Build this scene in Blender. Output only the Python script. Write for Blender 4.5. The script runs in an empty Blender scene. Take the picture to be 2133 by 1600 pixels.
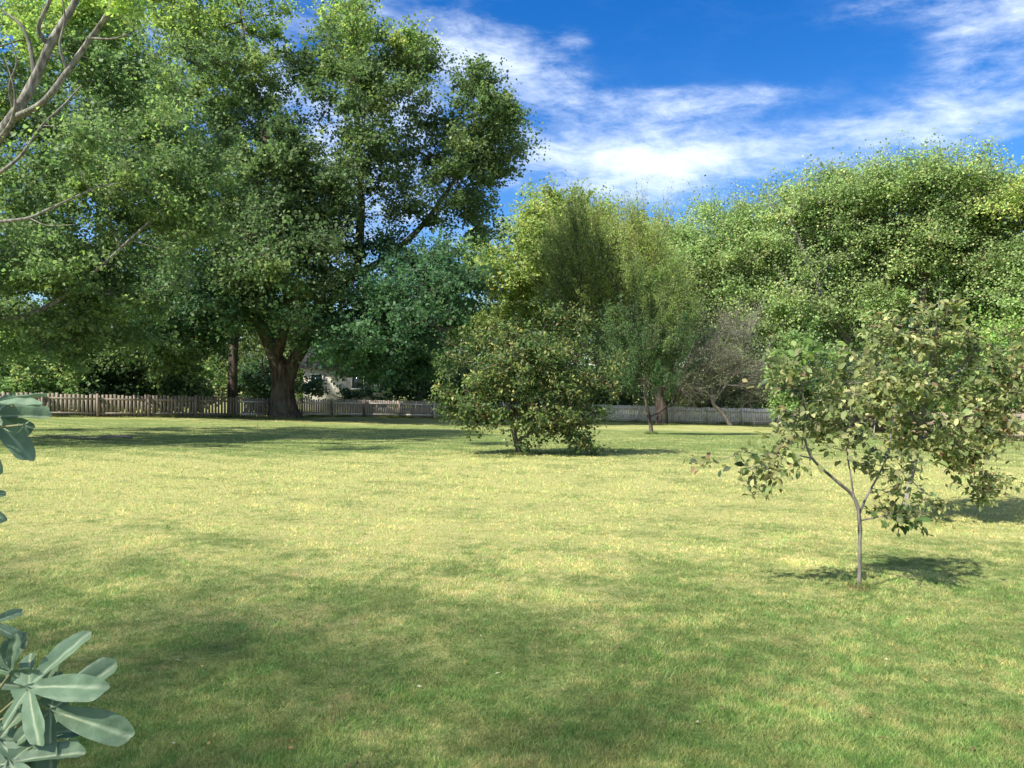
import bpy, math, random
import numpy as np
from mathutils import Vector

# ------------------------------------------------------------ camera, sky, sun
SC = bpy.context.scene
COL = SC.collection
F = 1611.0                      # focal length in photograph pixels
CAM_H = 1.7
cam_d = bpy.data.cameras.new("camera"); cam = bpy.data.objects.new("camera", cam_d); COL.objects.link(cam)
cam_d.sensor_width = 36.0; cam_d.lens = 36.0 * F / 2133.0
cam_d.clip_start = 0.05; cam_d.clip_end = 2000.0
cam.location = (0, 0, CAM_H); cam.rotation_euler = (math.radians(90), 0, 0)
SC.camera = cam

SUN_EL = math.radians(47); SUN_AZ = math.atan2(-0.83, -0.56)      # from +Y, clockwise
sdir = Vector((math.sin(SUN_AZ) * math.cos(SUN_EL), math.cos(SUN_AZ) * math.cos(SUN_EL), math.sin(SUN_EL)))
sun_d = bpy.data.lights.new("sun", 'SUN'); sun_d.energy = 4.6; sun_d.angle = math.radians(0.9); sun_d.color = (1.0, 0.94, 0.82)
sun = bpy.data.objects.new("sun", sun_d); COL.objects.link(sun)
sun.rotation_euler = (-sdir).to_track_quat('-Z', 'Y').to_euler()

SC.view_settings.view_transform = 'Standard'; SC.view_settings.look = 'None'
SC.view_settings.gamma = 1.0; SC.view_settings.exposure = 1.2

class NT:
    """small helper for node trees"""
    def __init__(s, tree): s.t = tree; s.n = tree.nodes; s.l = tree.links
    def new(s, kind, **kw):
        nd = s.n.new(kind)
        for k, v in kw.items(): setattr(nd, k, v)
        return nd
    def put(s, sock, v):
        if hasattr(v, 'is_output') or hasattr(v, 'links'): s.l.new(v, sock)
        else: sock.default_value = v
    def math(s, op, a, b=0.0, clamp=False):
        nd = s.new('ShaderNodeMath', operation=op, use_clamp=clamp)
        s.put(nd.inputs[0], a); s.put(nd.inputs[1], b); return nd.outputs[0]
    def mapr(s, v, a, b, c=0.0, d=1.0, smooth=True):
        nd = s.new('ShaderNodeMapRange', interpolation_type='SMOOTHSTEP' if smooth else 'LINEAR')
        s.put(nd.inputs[0], v)
        for i, x in enumerate((a, b, c, d)): nd.inputs[i + 1].default_value = x
        return nd.outputs[0]
    def mix(s, f, a, b, blend='MIX'):
        nd = s.new('ShaderNodeMix', data_type='RGBA', blend_type=blend)
        s.put(nd.inputs[0], f)
        s.put(nd.inputs[6], a if hasattr(a, 'links') else (*a, 1)); s.put(nd.inputs[7], b if hasattr(b, 'links') else (*b, 1))
        return nd.outputs[2]
    def noise(s, vec, scale, detail=4, rough=0.55, dist=0.0):
        nd = s.new('ShaderNodeTexNoise'); s.l.new(vec, nd.inputs['Vector'])
        nd.inputs['Scale'].default_value = scale; nd.inputs['Detail'].default_value = detail
        nd.inputs['Roughness'].default_value = rough; nd.inputs['Distortion'].default_value = dist
        return nd.outputs[0]

world = bpy.data.worlds.new("World"); SC.world = world; world.use_nodes = True
w = NT(world.node_tree); w.n.clear()
sky = w.new('ShaderNodeTexSky', sky_type='NISHITA'); sky.sun_disc = False
sky.sun_elevation = SUN_EL; sky.sun_rotation = SUN_AZ; sky.air_density = 1.0; sky.dust_density = 0.35; sky.ozone_density = 3.2
tc = w.new('ShaderNodeTexCoord'); sp = w.new('ShaderNodeSeparateXYZ'); w.l.new(tc.outputs['Generated'], sp.inputs[0])
az = w.math('ARCTAN2', sp.outputs[0], sp.outputs[1]); el = w.math('ARCSINE', sp.outputs[2])
def blob(px, py, ru, rv, amp):
    a0 = math.atan2(px - 1066.5, F); e0 = math.atan2(-(py - 800), math.hypot(F, px - 1066.5))
    du = w.math('MULTIPLY', w.math('SUBTRACT', az, a0), 1.0 / ru); dv = w.math('MULTIPLY', w.math('SUBTRACT', el, e0), 1.0 / rv)
    q = w.math('ADD', w.math('MULTIPLY', du, du), w.math('MULTIPLY', dv, dv))
    return w.math('MULTIPLY', w.math('EXPONENT', w.math('MULTIPLY', q, -1.0)), amp)
def total(lst):
    s = lst[0]
    for x in lst[1:]: s = w.math('ADD', s, x)
    return s
cloud_mask = total([blob(1390, 345, .11, .036, .80), blob(1270, 320, .09, .03, .25), blob(1560, 350, .14, .035, .34), blob(1230, 215, .17, .018, .27), blob(1480, 215, .12, .018, .36),
                    blob(1010, 115, .09, .035, .48), blob(1130, 165, .08, .022, .26), blob(2100, 40, .08, .045, .52), blob(1830, 15, .10, .018, .26), blob(2060, 215, .14, .045, .28),
                    blob(1830, 285, .18, .024, .36), blob(1130, 320, .09, .045, .30), blob(760, 300, .14, .16, .34), blob(300, 250, .4, .25, .30), blob(1200, 85, .025, .014, .26),
                    w.mapr(w.math('ABSOLUTE', az), .85, 1.35, 0, .66)])  # last term: unseen clouds to the sides and behind, added as fill light
cv = w.new('ShaderNodeCombineXYZ'); w.l.new(w.math('ADD', az, w.math('MULTIPLY', el, 0.5)), cv.inputs[0]); w.l.new(w.math('MULTIPLY', el, 2.6), cv.inputs[1])
n1 = w.noise(cv.outputs[0], 5.5, 8, .62, .3); n2 = w.noise(cv.outputs[0], 17.0, 8, .68, .25)
nn = w.math('ADD', w.math('MULTIPLY', n1, .54), w.math('MULTIPLY', n2, .46))
dens = w.math('ADD', w.math('MULTIPLY', w.math('SUBTRACT', nn, .5), 3.3), w.math('SUBTRACT', w.math('MULTIPLY', cloud_mask, 1.0), .12))
dens = w.math('MULTIPLY', w.mapr(dens, -.22, 1.35, 0, 1), w.mapr(cloud_mask, .08, .36, .06, 1))
hsv = w.new('ShaderNodeHueSaturation'); hsv.inputs['Hue'].default_value = .512; hsv.inputs['Saturation'].default_value = 1.42; hsv.inputs['Value'].default_value = 1.0
w.l.new(sky.outputs[0], hsv.inputs['Color'])
bg1 = w.new('ShaderNodeBackground'); w.l.new(hsv.outputs[0], bg1.inputs[0]); bg1.inputs[1].default_value = 0.081
bg2 = w.new('ShaderNodeBackground'); bg2.inputs[0].default_value = (.78, .87, 1.0, 1); bg2.inputs[1].default_value = 0.66
mixw = w.new('ShaderNodeMixShader'); w.l.new(dens, mixw.inputs[0]); w.l.new(bg1.outputs[0], mixw.inputs[1]); w.l.new(bg2.outputs[0], mixw.inputs[2])
outw = w.new('ShaderNodeOutputWorld'); w.l.new(mixw.outputs[0], outw.inputs[0])

# ------------------------------------------------------------ geometry helpers
R = np.random.default_rng(7)
def sstep(a, b, x):
    t = np.clip((np.asarray(x, float) - a) / (b - a), 0, 1); return t * t * (3 - 2 * t)
def gz(x, y):
    x = np.clip(x, -45, 45)
    und = 0.03 * np.sin(x * .55 + 1) * np.sin(y * .42) * sstep(2, 9, y)
    return -0.023 * x * sstep(12, 40, y) - 0.75 * sstep(18, 56, y) + und
def P(px, py, Y):                                      # a point of the place seen at photograph pixel (px, py), Y metres ahead
    return np.array([(px - 1066.5) / F * Y, Y, CAM_H - (py - 800) / F * Y])
def on_ground(px, Y):
    x = (px - 1066.5) / F * Y; return np.array([x, Y, float(gz(x, Y))])

def raw_mesh(name, V, faces_flat, fsize, mat, col=None, smooth=False):
    """V (N,3); faces_flat int array; fsize verts per face"""
    me = bpy.data.meshes.new(name)
    V = np.ascontiguousarray(V, dtype=np.float32); faces_flat = np.ascontiguousarray(faces_flat, dtype=np.int32)
    me.vertices.add(len(V)); me.vertices.foreach_set('co', V.ravel())
    me.loops.add(len(faces_flat)); me.loops.foreach_set('vertex_index', faces_flat)
    nf = len(faces_flat) // fsize; me.polygons.add(nf)
    me.polygons.foreach_set('loop_start', np.arange(0, nf * fsize, fsize, dtype=np.int32))
    if smooth: me.polygons.foreach_set('use_smooth', np.ones(nf, dtype=bool))
    if col is not None:
        at = me.color_attributes.new('tint', 'FLOAT_COLOR', 'POINT')
        c4 = np.ones((len(V), 4), dtype=np.float32); c4[:, :3] = col; at.data.foreach_set('color', c4.ravel())
    me.materials.append(mat); me.update(calc_edges=True)
    return me
def link(name, me, parent=None):
    o = bpy.data.objects.new(name, me); COL.objects.link(o)
    if parent is not None: o.parent = parent; o.matrix_parent_inverse = parent.matrix_world.inverted()
    return o
def empty(name, loc, label=None, cat=None, group=None, kind=None):
    o = bpy.data.objects.new(name, None); COL.objects.link(o); o.location = [float(v) for v in loc]; o.empty_display_size = .2
    o.matrix_world.translation = o.location
    tag(o, label, cat, group, kind); return o
def tag(o, label=None, cat=None, group=None, kind=None):
    if label: o['label'] = label
    if cat: o['category'] = cat
    if group: o['group'] = group
    if kind: o['kind'] = kind
    return o
def child(name, V, Fc, fs, mat, parent, col=None, smooth=False):
    me = raw_mesh(name, np.asarray(V) - np.array(parent.location), Fc, fs, mat, col, smooth)
    o = bpy.data.objects.new(name, me); COL.objects.link(o); o.parent = parent
    return o

def unit(v): return v / np.maximum(np.linalg.norm(v, axis=-1, keepdims=True), 1e-9)
def perp(d):
    a = np.where(np.abs(d[:, 2:3]) < .9, np.array([[0, 0, 1.]]), np.array([[1., 0, 0]])); s = unit(np.cross(d, a)); return s, np.cross(s, d)
def segs(p0, p1, r0, r1, sides=6):
    """frustums p0->p1, vectorised"""
    p0 = np.asarray(p0); p1 = np.asarray(p1); n = len(p0)
    s, t = perp(unit(p1 - p0)); a = np.arange(sides) * 2 * np.pi / sides
    ca, sa = np.cos(a)[None, :, None], np.sin(a)[None, :, None]
    ring = s[:, None, :] * ca + t[:, None, :] * sa
    v = np.concatenate([p0[:, None] + ring * np.asarray(r0)[:, None, None], p1[:, None] + ring * np.asarray(r1)[:, None, None]], 1)
    i = np.arange(sides); j = (i + 1) % sides
    f = np.stack([i, j, j + sides, i + sides], 1)
    f = f[None] + (np.arange(n) * sides * 2)[:, None, None]
    return v.reshape(-1, 3), f.reshape(-1)
def smooth_line(pts, rad, per=6):
    """Catmull-Rom through pts"""
    pts = np.asarray(pts, float); rad = np.asarray(rad, float)
    q = np.vstack([2 * pts[0] - pts[1], pts, 2 * pts[-1] - pts[-2]]); rr = np.concatenate([[rad[0]], rad, [rad[-1]]])
    o, ro = [], []
    for i in range(1, len(q) - 2):
        for k in range(per):
            t = k / per
            o.append(.5 * ((2 * q[i]) + (-q[i-1] + q[i+1]) * t + (2*q[i-1] - 5*q[i] + 4*q[i+1] - q[i+2]) * t*t + (-q[i-1] + 3*q[i] - 3*q[i+1] + q[i+2]) * t**3))
            ro.append(rr[i] * (1 - t) + rr[i+1] * t)
    o.append(pts[-1]); ro.append(rad[-1]); return np.array(o), np.array(ro)
def tube(pts, rad, sides=12, lump=.08, per=6, flare=0):
    L, r = smooth_line(pts, rad, per); n = len(L)
    d = unit(np.gradient(L, axis=0)); s = np.zeros_like(d); s[0] = perp(d[:1])[0][0]
    for i in range(1, n):
        v = s[i-1] - d[i] * np.dot(s[i-1], d[i]); s[i] = v / np.linalg.norm(v)
    t = np.cross(d, s); a = np.arange(sides) * 2 * np.pi / sides
    h = np.arange(n)[:, None]
    rm = r[:, None] * (1 + lump * np.sin(a * 3 + h * .35) + lump * .7 * np.sin(a * 5 - h * .6 + 1))
    if flare: rm = rm * (1 + flare * np.exp(-h * 1.0 / 2.2) * (1 + .5 * np.sin(a * 5 + .7)))
    V = L[:, None] + s[:, None] * (np.cos(a)[None, :, None] * rm[..., None]) + t[:, None] * (np.sin(a)[None, :, None] * rm[..., None])
    i = np.arange(sides); j = (i + 1) % sides; f = np.stack([i, j, j + sides, i + sides], 1)[None] + (np.arange(n - 1) * sides)[:, None, None]
    return V.reshape(-1, 3), f.reshape(-1)
def join(parts):
    V, Fc, o = [], [], 0
    for v, f in parts:
        V.append(v); Fc.append(np.asarray(f) + o); o += len(v)
    return np.vstack(V), np.concatenate(Fc)
def box(x0, x1, y0, y1, z0, z1):
    v = np.array([[x, y, z] for z in (z0, z1) for y in (y0, y1) for x in (x0, x1)], float)
    f = np.array([[0, 2, 3, 1], [4, 5, 7, 6], [0, 1, 5, 4], [1, 3, 7, 5], [3, 2, 6, 7], [2, 0, 4, 6]]); return v, f.reshape(-1)

# leaf templates: (along, side, normal)
T_FAR = (np.array([[0, 0, 0], [.5, .42, .10], [1, 0, -.12], [.45, -.42, .10]]), np.array([0, 1, 2, 3]))
T_NEAR = (np.array([[0, 0, 0], [.38, .28, .09], [.75, .2, .04], [1, 0, -.16], [.5, 0, -.02], [.75, -.2, .04], [.38, -.28, .09]]), np.array([0, 4, 2, 1, 4, 3, 2, 2, 0, 6, 5, 4, 4, 5, 3, 3]))
T_NEAR = (T_NEAR[0], np.array([0, 4, 2, 1, 0, 6, 5, 4, 4, 5, 3, 2]))
T_NARROW = (np.array([[0, 0, 0], [.45, .16, .05], [1, 0, -.1], [.45, -.16, .05]]), np.array([0, 1, 2, 3]))
def leaf_geo(T, c, d, n, size):
    tv, tf = T; d = unit(d); n = unit(n - d * np.sum(n * d, 1, keepdims=True)); s = np.cross(n, d); k = len(tv); N = len(c)
    v = c[:, None] + (d[:, None] * tv[None, :, :1] + s[:, None] * tv[None, :, 1:2] + n[:, None] * tv[None, :, 2:]) * size[:, None, None]
    f = tf[None] + (np.arange(N) * k)[:, None]
    return v.reshape(-1, 3), f.reshape(-1), k

# ------------------------------------------------------------ materials
def mat_new(name):
    m = bpy.data.materials.new(name); m.use_nodes = True; t = NT(m.node_tree); t.n.clear()
    out = t.new('ShaderNodeOutputMaterial'); return m, t, out
def leaf_material(name, trans=.48, rough=.55, spec=.28):
    m, t, out = mat_new(name)
    at = t.new('ShaderNodeAttribute', attribute_name='tint')
    b = t.new('ShaderNodeBsdfPrincipled'); b.inputs['Roughness'].default_value = rough; b.inputs['Specular IOR Level'].default_value = spec
    t.l.new(at.outputs['Color'], b.inputs['Base Color'])
    tr = t.new('ShaderNodeBsdfTranslucent'); t.l.new(t.mix(1.0, at.outputs['Color'], (1.1, 1.22, .85), 'MULTIPLY'), tr.inputs[0])
    mx = t.new('ShaderNodeMixShader'); mx.inputs[0].default_value = trans
    t.l.new(b.outputs[0], mx.inputs[1]); t.l.new(tr.outputs[0], mx.inputs[2]); t.l.new(mx.outputs[0], out.inputs[0]); return m
M_LEAF = leaf_material('leaf_foliage')
def bark_material(name, c0, c1, sc=6):
    m, t, out = mat_new(name); g = t.new('ShaderNodeNewGeometry')
    mp = t.new('ShaderNodeMapping'); t.l.new(g.outputs['Position'], mp.inputs[0]); mp.inputs['Scale'].default_value = (1, 1, .22)
    n = t.noise(mp.outputs[0], sc, 8, .65, .3); n2 = t.noise(g.outputs['Position'], 1.3, 3)
    c = t.mix(t.mapr(n, .38, .66), c0, c1); c = t.mix(t.mapr(n2, .45, .7, 0, .45), c, (.13, .15, .10))
    b = t.new('ShaderNodeBsdfPrincipled'); b.inputs['Roughness'].default_value = .9; b.inputs['Specular IOR Level'].default_value = .15
    t.l.new(c, b.inputs['Base Color']); bp = t.new('ShaderNodeBump'); bp.inputs['Strength'].default_value = .8; bp.inputs['Distance'].default_value = .05
    t.l.new(n, bp.inputs['Height']); t.l.new(bp.outputs[0], b.inputs['Normal']); t.l.new(b.outputs[0], out.inputs[0]); return m
M_BARK = bark_material('bark_brown', (.055, .042, .036), (.15, .115, .10))
M_BARKP = bark_material('bark_pale', (.15, .135, .12), (.34, .31, .27), 10)
M_LIMB = bark_material('bark_limb', (.10, .09, .082), (.30, .28, .25), 10)
M_TWIG = bark_material('bark_grey', (.14, .12, .11), (.27, .235, .22), 14)

def lawn_colour(t, blades):
    g = t.new('ShaderNodeNewGeometry'); pos = g.outputs['Position']; s = t.new('ShaderNodeSeparateXYZ'); t.l.new(pos, s.inputs[0]); y = s.outputs[1]
    mp = t.new('ShaderNodeMapping'); t.l.new(pos, mp.inputs[0]); mp.inputs['Scale'].default_value = (1, 1, 0)
    v = mp.outputs[0]
    big = t.noise(v, .22, 4, .6, .4); med = t.noise(v, 1.1, 5, .62, .6); sm = t.noise(v, 6.5, 5, .65); fine = t.noise(v, 38, 4, .7)
    # how dry the turf is: greener near the house, parched in the open, greener again under the trees, whose shade is put into the colour
    dry = t.math('ADD', t.mapr(y, 3.8, 9.5, .22, .76), t.mapr(y, 15.5, 21, 0, -.46)); dry = t.math('ADD', dry, t.mapr(y, 35, 40, 0, .34))
    dry = t.math('ADD', dry, t.math('MULTIPLY', t.math('SUBTRACT', big, .5), 1.1)); dry = t.math('ADD', dry, t.math('MULTIPLY', t.math('SUBTRACT', med, .5), 1.5))
    dry = t.math('ADD', dry, t.math('MULTIPLY', t.math('SUBTRACT', sm, .5), .9))
    # mower passes
    mp2 = t.new('ShaderNodeMapping'); t.l.new(v, mp2.inputs[0]); mp2.inputs['Rotation'].default_value = (0, 0, math.radians(-62))
    wv = t.new('ShaderNodeTexWave', wave_type='BANDS'); t.l.new(mp2.outputs[0], wv.inputs[0]); wv.inputs['Scale'].default_value = .26
    wv.inputs['Distortion'].default_value = 2.2; wv.inputs['Detail'].default_value = 2; wv.inputs['Detail Scale'].default_value = .6
    dry = t.math('ADD', dry, t.mapr(wv.outputs['Fac'], .2, .8, -.08, .08), True)
    green = t.mix(t.mapr(sm, .35, .65), (.16, .215, .07), (.21, .275, .095)); green = t.mix(t.mapr(med, .45, .72, 0, .5), green, (.14, .235, .08))
    straw = t.mix(t.mapr(sm, .3, .7), (.40, .42, .155), (.48, .46, .215))
    c = t.mix(t.mapr(dry, .12, .9, 0, 1), green, straw)
    bare = t.math('MULTIPLY', t.mapr(t.noise(v, .75, 5, .7, 1.0), .60, .74), .7)
    c = t.mix(t.math('MULTIPLY', bare, .55), c, (.33, .27, .15))
    return c, fine, sm
m, t, out = mat_new('lawn_turf'); c, fine, sm = lawn_colour(t, False)
c = t.mix(t.mapr(fine, .3, .7), t.mix(1.0, c, (.62, .62, .55), 'MULTIPLY'), t.mix(1.0, c, (1.12, 1.1, 1.05), 'MULTIPLY'))
b = t.new('ShaderNodeBsdfPrincipled'); b.inputs['Roughness'].default_value = .95; b.inputs['Specular IOR Level'].default_value = .1
t.l.new(c, b.inputs['Base Color']); bp = t.new('ShaderNodeBump'); bp.inputs['Strength'].default_value = .9; bp.inputs['Distance'].default_value = .05
t.l.new(fine, bp.inputs['Height']); t.l.new(bp.outputs[0], b.inputs['Normal']); t.l.new(b.outputs[0], out.inputs[0]); M_LAWN = m
m, t, out = mat_new('grass_blades'); c, fine, sm = lawn_colour(t, True)
at = t.new('ShaderNodeAttribute', attribute_name='tint'); c = t.mix(1.0, c, at.outputs['Color'], 'MULTIPLY')
b = t.new('ShaderNodeBsdfPrincipled'); b.inputs['Roughness'].default_value = .6; b.inputs['Specular IOR Level'].default_value = .25; t.l.new(c, b.inputs['Base Color'])
tr = t.new('ShaderNodeBsdfTranslucent'); t.l.new(c, tr.inputs[0]); mx = t.new('ShaderNodeMixShader'); mx.inputs[0].default_value = .4
t.l.new(b.outputs[0], mx.inputs[1]); t.l.new(tr.outputs[0], mx.inputs[2]); t.l.new(mx.outputs[0], out.inputs[0]); M_BLADE = m

def plain(name, c0, c1, scale=20, rough=.8, stretch=(1, 1, .1), bump=.2):
    m, t, out = mat_new(name); g = t.new('ShaderNodeNewGeometry'); mp = t.new('ShaderNodeMapping'); t.l.new(g.outputs['Position'], mp.inputs[0])
    mp.inputs['Scale'].default_value = stretch; n = t.noise(mp.outputs[0], scale, 6, .65)
    b = t.new('ShaderNodeBsdfPrincipled'); b.inputs['Roughness'].default_value = rough; t.l.new(t.mix(t.mapr(n, .3, .7), c0, c1), b.inputs['Base Color'])
    bp = t.new('ShaderNodeBump'); bp.inputs['Strength'].default_value = bump; bp.inputs['Distance'].default_value = .02; t.l.new(n, bp.inputs['Height'])
    t.l.new(bp.outputs[0], b.inputs['Normal']); t.l.new(b.outputs[0], out.inputs[0]); return m
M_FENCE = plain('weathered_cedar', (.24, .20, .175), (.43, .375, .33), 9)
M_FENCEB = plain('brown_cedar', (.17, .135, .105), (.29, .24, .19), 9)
M_FENCEP = plain('sunlit_cedar', (.68, .61, .54), (.88, .81, .74), 9)  # right-hand run: paler boards, with sunlight put into the colour
M_RAIL = plain('pale_timber', (.55, .50, .42), (.74, .69, .60), 9)
M_SIDING = plain('cream_siding', (.46, .43, .36), (.54, .51, .44), 3, .7, (1, 1, 1))
M_SHINGLE = plain('dark_shingles', (.05, .047, .045), (.10, .092, .088), 8, .9, (1, 1, 1))
M_GLASS = plain('window_glass', (.03, .04, .05), (.05, .06, .07), 1, .1, (1, 1, 1), 0)
M_TRIM = plain('white_trim', (.7, .7, .68), (.78, .78, .76), 3)

# ------------------------------------------------------------ ground
def axis(a, b, lo, hi, n):
    fine = np.linspace(lo, hi, n); l = -np.geomspace(1, abs(a - lo) + 1, 18)[::-1] + lo + 1; r = np.geomspace(1, abs(b - hi) + 1, 18) + hi - 1
    return np.unique(np.concatenate([l, fine, r]))
xs = axis(-700, 700, -30, 30, 130); ys = axis(-300, 1200, -6, 60, 140)
X, Y = np.meshgrid(xs, ys); V = np.stack([X.ravel(), Y.ravel(), gz(X, Y).ravel()], 1); nx, ny = len(xs), len(ys)
I = (np.arange(ny - 1)[:, None] * nx + np.arange(nx - 1)[None]).ravel(); Fc = np.stack([I, I + 1, I + nx + 1, I + nx], 1).ravel()
tag(link('lawn', raw_mesh('lawn', V, Fc, 4, M_LAWN, smooth=True)), kind='structure')

def vnoise(x, y, s, seed):
    r = np.random.default_rng(seed).random((256, 256)); x = x * s; y = y * s
    xi = np.floor(x).astype(int); yi = np.floor(y).astype(int); fx = x - xi; fy = y - yi; fx = fx*fx*(3-2*fx); fy = fy*fy*(3-2*fy)
    g = lambda a, b: r[a % 256, b % 256]
    return (g(xi, yi)*(1-fx) + g(xi+1, yi)*fx)*(1-fy) + (g(xi, yi+1)*(1-fx) + g(xi+1, yi+1)*fx)*fy
def grass():
    n = 1000000
    py = 800 + 85 + (R.random(n) ** .85) * 860; Yd = F * CAM_H / (py - 800) ; Yd = Yd * R.uniform(.96, 1.04, n)
    x = R.uniform(-1330, 1330, n) / F * Yd; z = gz(x, Yd)
    tuft = .45 * vnoise(x, Yd, 3.3, 1) + .35 * vnoise(x, Yd, 9.0, 2) + .2 * vnoise(x, Yd, .8, 3)
    h = (.010 + .026 * tuft ** 1.3) * R.uniform(.6, 1.35, n) * np.clip(Yd / 9, 1, 1.6)
    wd = .0034 * np.clip(Yd / 4, .9, 9); a = R.uniform(0, 2 * np.pi, n); lean = R.uniform(.2, 1.5, n) * h; la = R.uniform(0, 2 * np.pi, n)
    s = np.stack([np.cos(a) * wd, np.sin(a) * wd, 0 * a], 1) * .5; base = np.stack([x, Yd, z - .004], 1)
    tip = base + np.stack([np.cos(la) * lean, np.sin(la) * lean, h], 1)
    V = np.stack([base - s, base + s, tip], 1).reshape(-1, 3)
    br = R.uniform(.55, 1.55, n) * (.58 + .90 * tuft); c = np.stack([br * R.uniform(.88, 1.12, n), br, br * R.uniform(.8, 1.15, n)], 1)
    q = .6 * vnoise(x, Yd, 11.0, 8) + .4 * vnoise(x, Yd, 26.0, 9) + R.normal(0, .12, n); c *= np.where(q[:, None] > .62, [[1.30, 1.10, 1.1]], np.where(q[:, None] < .40, [[.62, .86, .62]], [[1, 1.04, .95]]))
    k = R.random(n); c[k < .03] *= np.array([1.7, 1.45, 1.6]); c[k > .975] *= .35
    c = np.repeat(c, 3, 0); c[2::3] *= 1.15
    # unmown tufts along the foot of the fence and round the trunks
    way = np.array([(-170, 33.5), (20, 36.0), (240, 38.8), (450, 42.0), (600, 46.2), (700, 49.2), (768, 50.6), (912, 52.2), (1240, 53.2), (1650, 53.4)], float); wx = (way[:, 0] - 1066.5) / F * way[:, 1]
    m_ = 26000; q = R.random(m_) * 9; fx = np.interp(q, np.arange(10), wx); fy = np.interp(q, np.arange(10), way[:, 1]) - np.abs(R.normal(0, .12, m_)) - .06
    hm = (.04 + .28 * vnoise(fx, fy, 1.3, 11) ** 3) * R.uniform(.5, 1.2, m_)
    tr_ = [(592, 44, .95, 3000), (1378, 50, .6, 700), (1357, 31, .14, 500), (1082, 18.4, .14, 1200), (1790, 6.42, .05, 260), (1884, 9.6, .08, 500)]
    for px_, Y_, rr_, k_ in tr_:
        p_ = on_ground(px_, Y_); aa = R.uniform(0, 6.283, k_); rad_ = rr_ + np.abs(R.normal(0, rr_ * .35 + .02, k_)); fx = np.r_[fx, p_[0] + np.cos(aa) * rad_]; fy = np.r_[fy, p_[1] + np.sin(aa) * rad_]; hm = np.r_[hm, R.uniform(.03, .09, k_) * (1.6 if Y_ > 30 else 1)]
    n2 = len(fx); bz = gz(fx, fy); a = R.uniform(0, 6.283, n2); wd = .003 + .0006 * fy; s = np.stack([np.cos(a) * wd, np.sin(a) * wd, 0 * a], 1) * .5; base = np.stack([fx, fy, bz], 1)
    V = np.vstack([V, np.stack([base - s, base + s, base + np.stack([R.normal(0, .4, n2) * hm, R.normal(0, .4, n2) * hm, hm], 1)], 1).reshape(-1, 3)]); c = np.vstack([c, np.repeat(R.uniform(.45, 1.0, (n2, 1)) * np.array([[.9, 1, .8]]), 3, 0)]); n += n2
    me = raw_mesh('grass', V, np.arange(3 * n), 3, M_BLADE, c)
    tag(link('grass', me), 'short mown grass covering the lawn, green near and straw coloured further off', 'grass', kind='stuff')
grass()

# ------------------------------------------------------------ trees
PAL = dict(
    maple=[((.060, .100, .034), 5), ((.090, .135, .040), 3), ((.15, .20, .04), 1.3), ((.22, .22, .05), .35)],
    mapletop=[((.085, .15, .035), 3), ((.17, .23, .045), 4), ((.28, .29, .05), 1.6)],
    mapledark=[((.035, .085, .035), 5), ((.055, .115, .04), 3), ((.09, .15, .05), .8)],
    fresh=[((.10, .17, .045), 4), ((.15, .22, .055), 3), ((.21, .235, .06), 1), ((.25, .19, .07), .3)],
    rightside=[((.115, .170, .058), 4), ((.155, .210, .070), 3), ((.21, .235, .085), 1.4), ((.24, .19, .10), .35), ((.08, .12, .055), 1)],
    yellow=[((.17, .23, .065), 4), ((.23, .27, .07), 3), ((.28, .23, .08), .7), ((.12, .17, .05), 1.2)],
    vase=[((.14, .185, .05), 4), ((.19, .235, .06), 4), ((.26, .25, .075), 1), ((.05, .09, .03), 1.5)],
    vasedark=[((.045, .085, .032), 5), ((.08, .12, .04), 2), ((.13, .15, .05), .7)],
    vasemid=[((.075, .12, .035), 4), ((.115, .155, .045), 4), ((.17, .19, .055), 1.2)],
    grey=[((.15, .155, .10), 3), ((.13, .17, .07), 3), ((.20, .17, .12), 1)],
    fruit=[((.055, .095, .03), 4), ((.095, .14, .042), 3), ((.21, .21, .07), 1.5), ((.16, .11, .05), .4), ((.03, .055, .03), 2.4)],
    young=[((.13, .165, .06), 4), ((.20, .225, .085), 3), ((.30, .29, .13), 1.8), ((.22, .14, .08), .5), ((.05, .08, .035), 2.6)],
    bright=[((.12, .20, .05), 4), ((.17, .24, .06), 3), ((.22, .25, .07), 1)],
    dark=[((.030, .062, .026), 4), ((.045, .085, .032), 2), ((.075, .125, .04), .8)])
def palette(name):
    p = PAL[name]; w_ = np.array([x[1] for x in p], float); return np.array([x[0] for x in p]), w_ / w_.sum()

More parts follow.
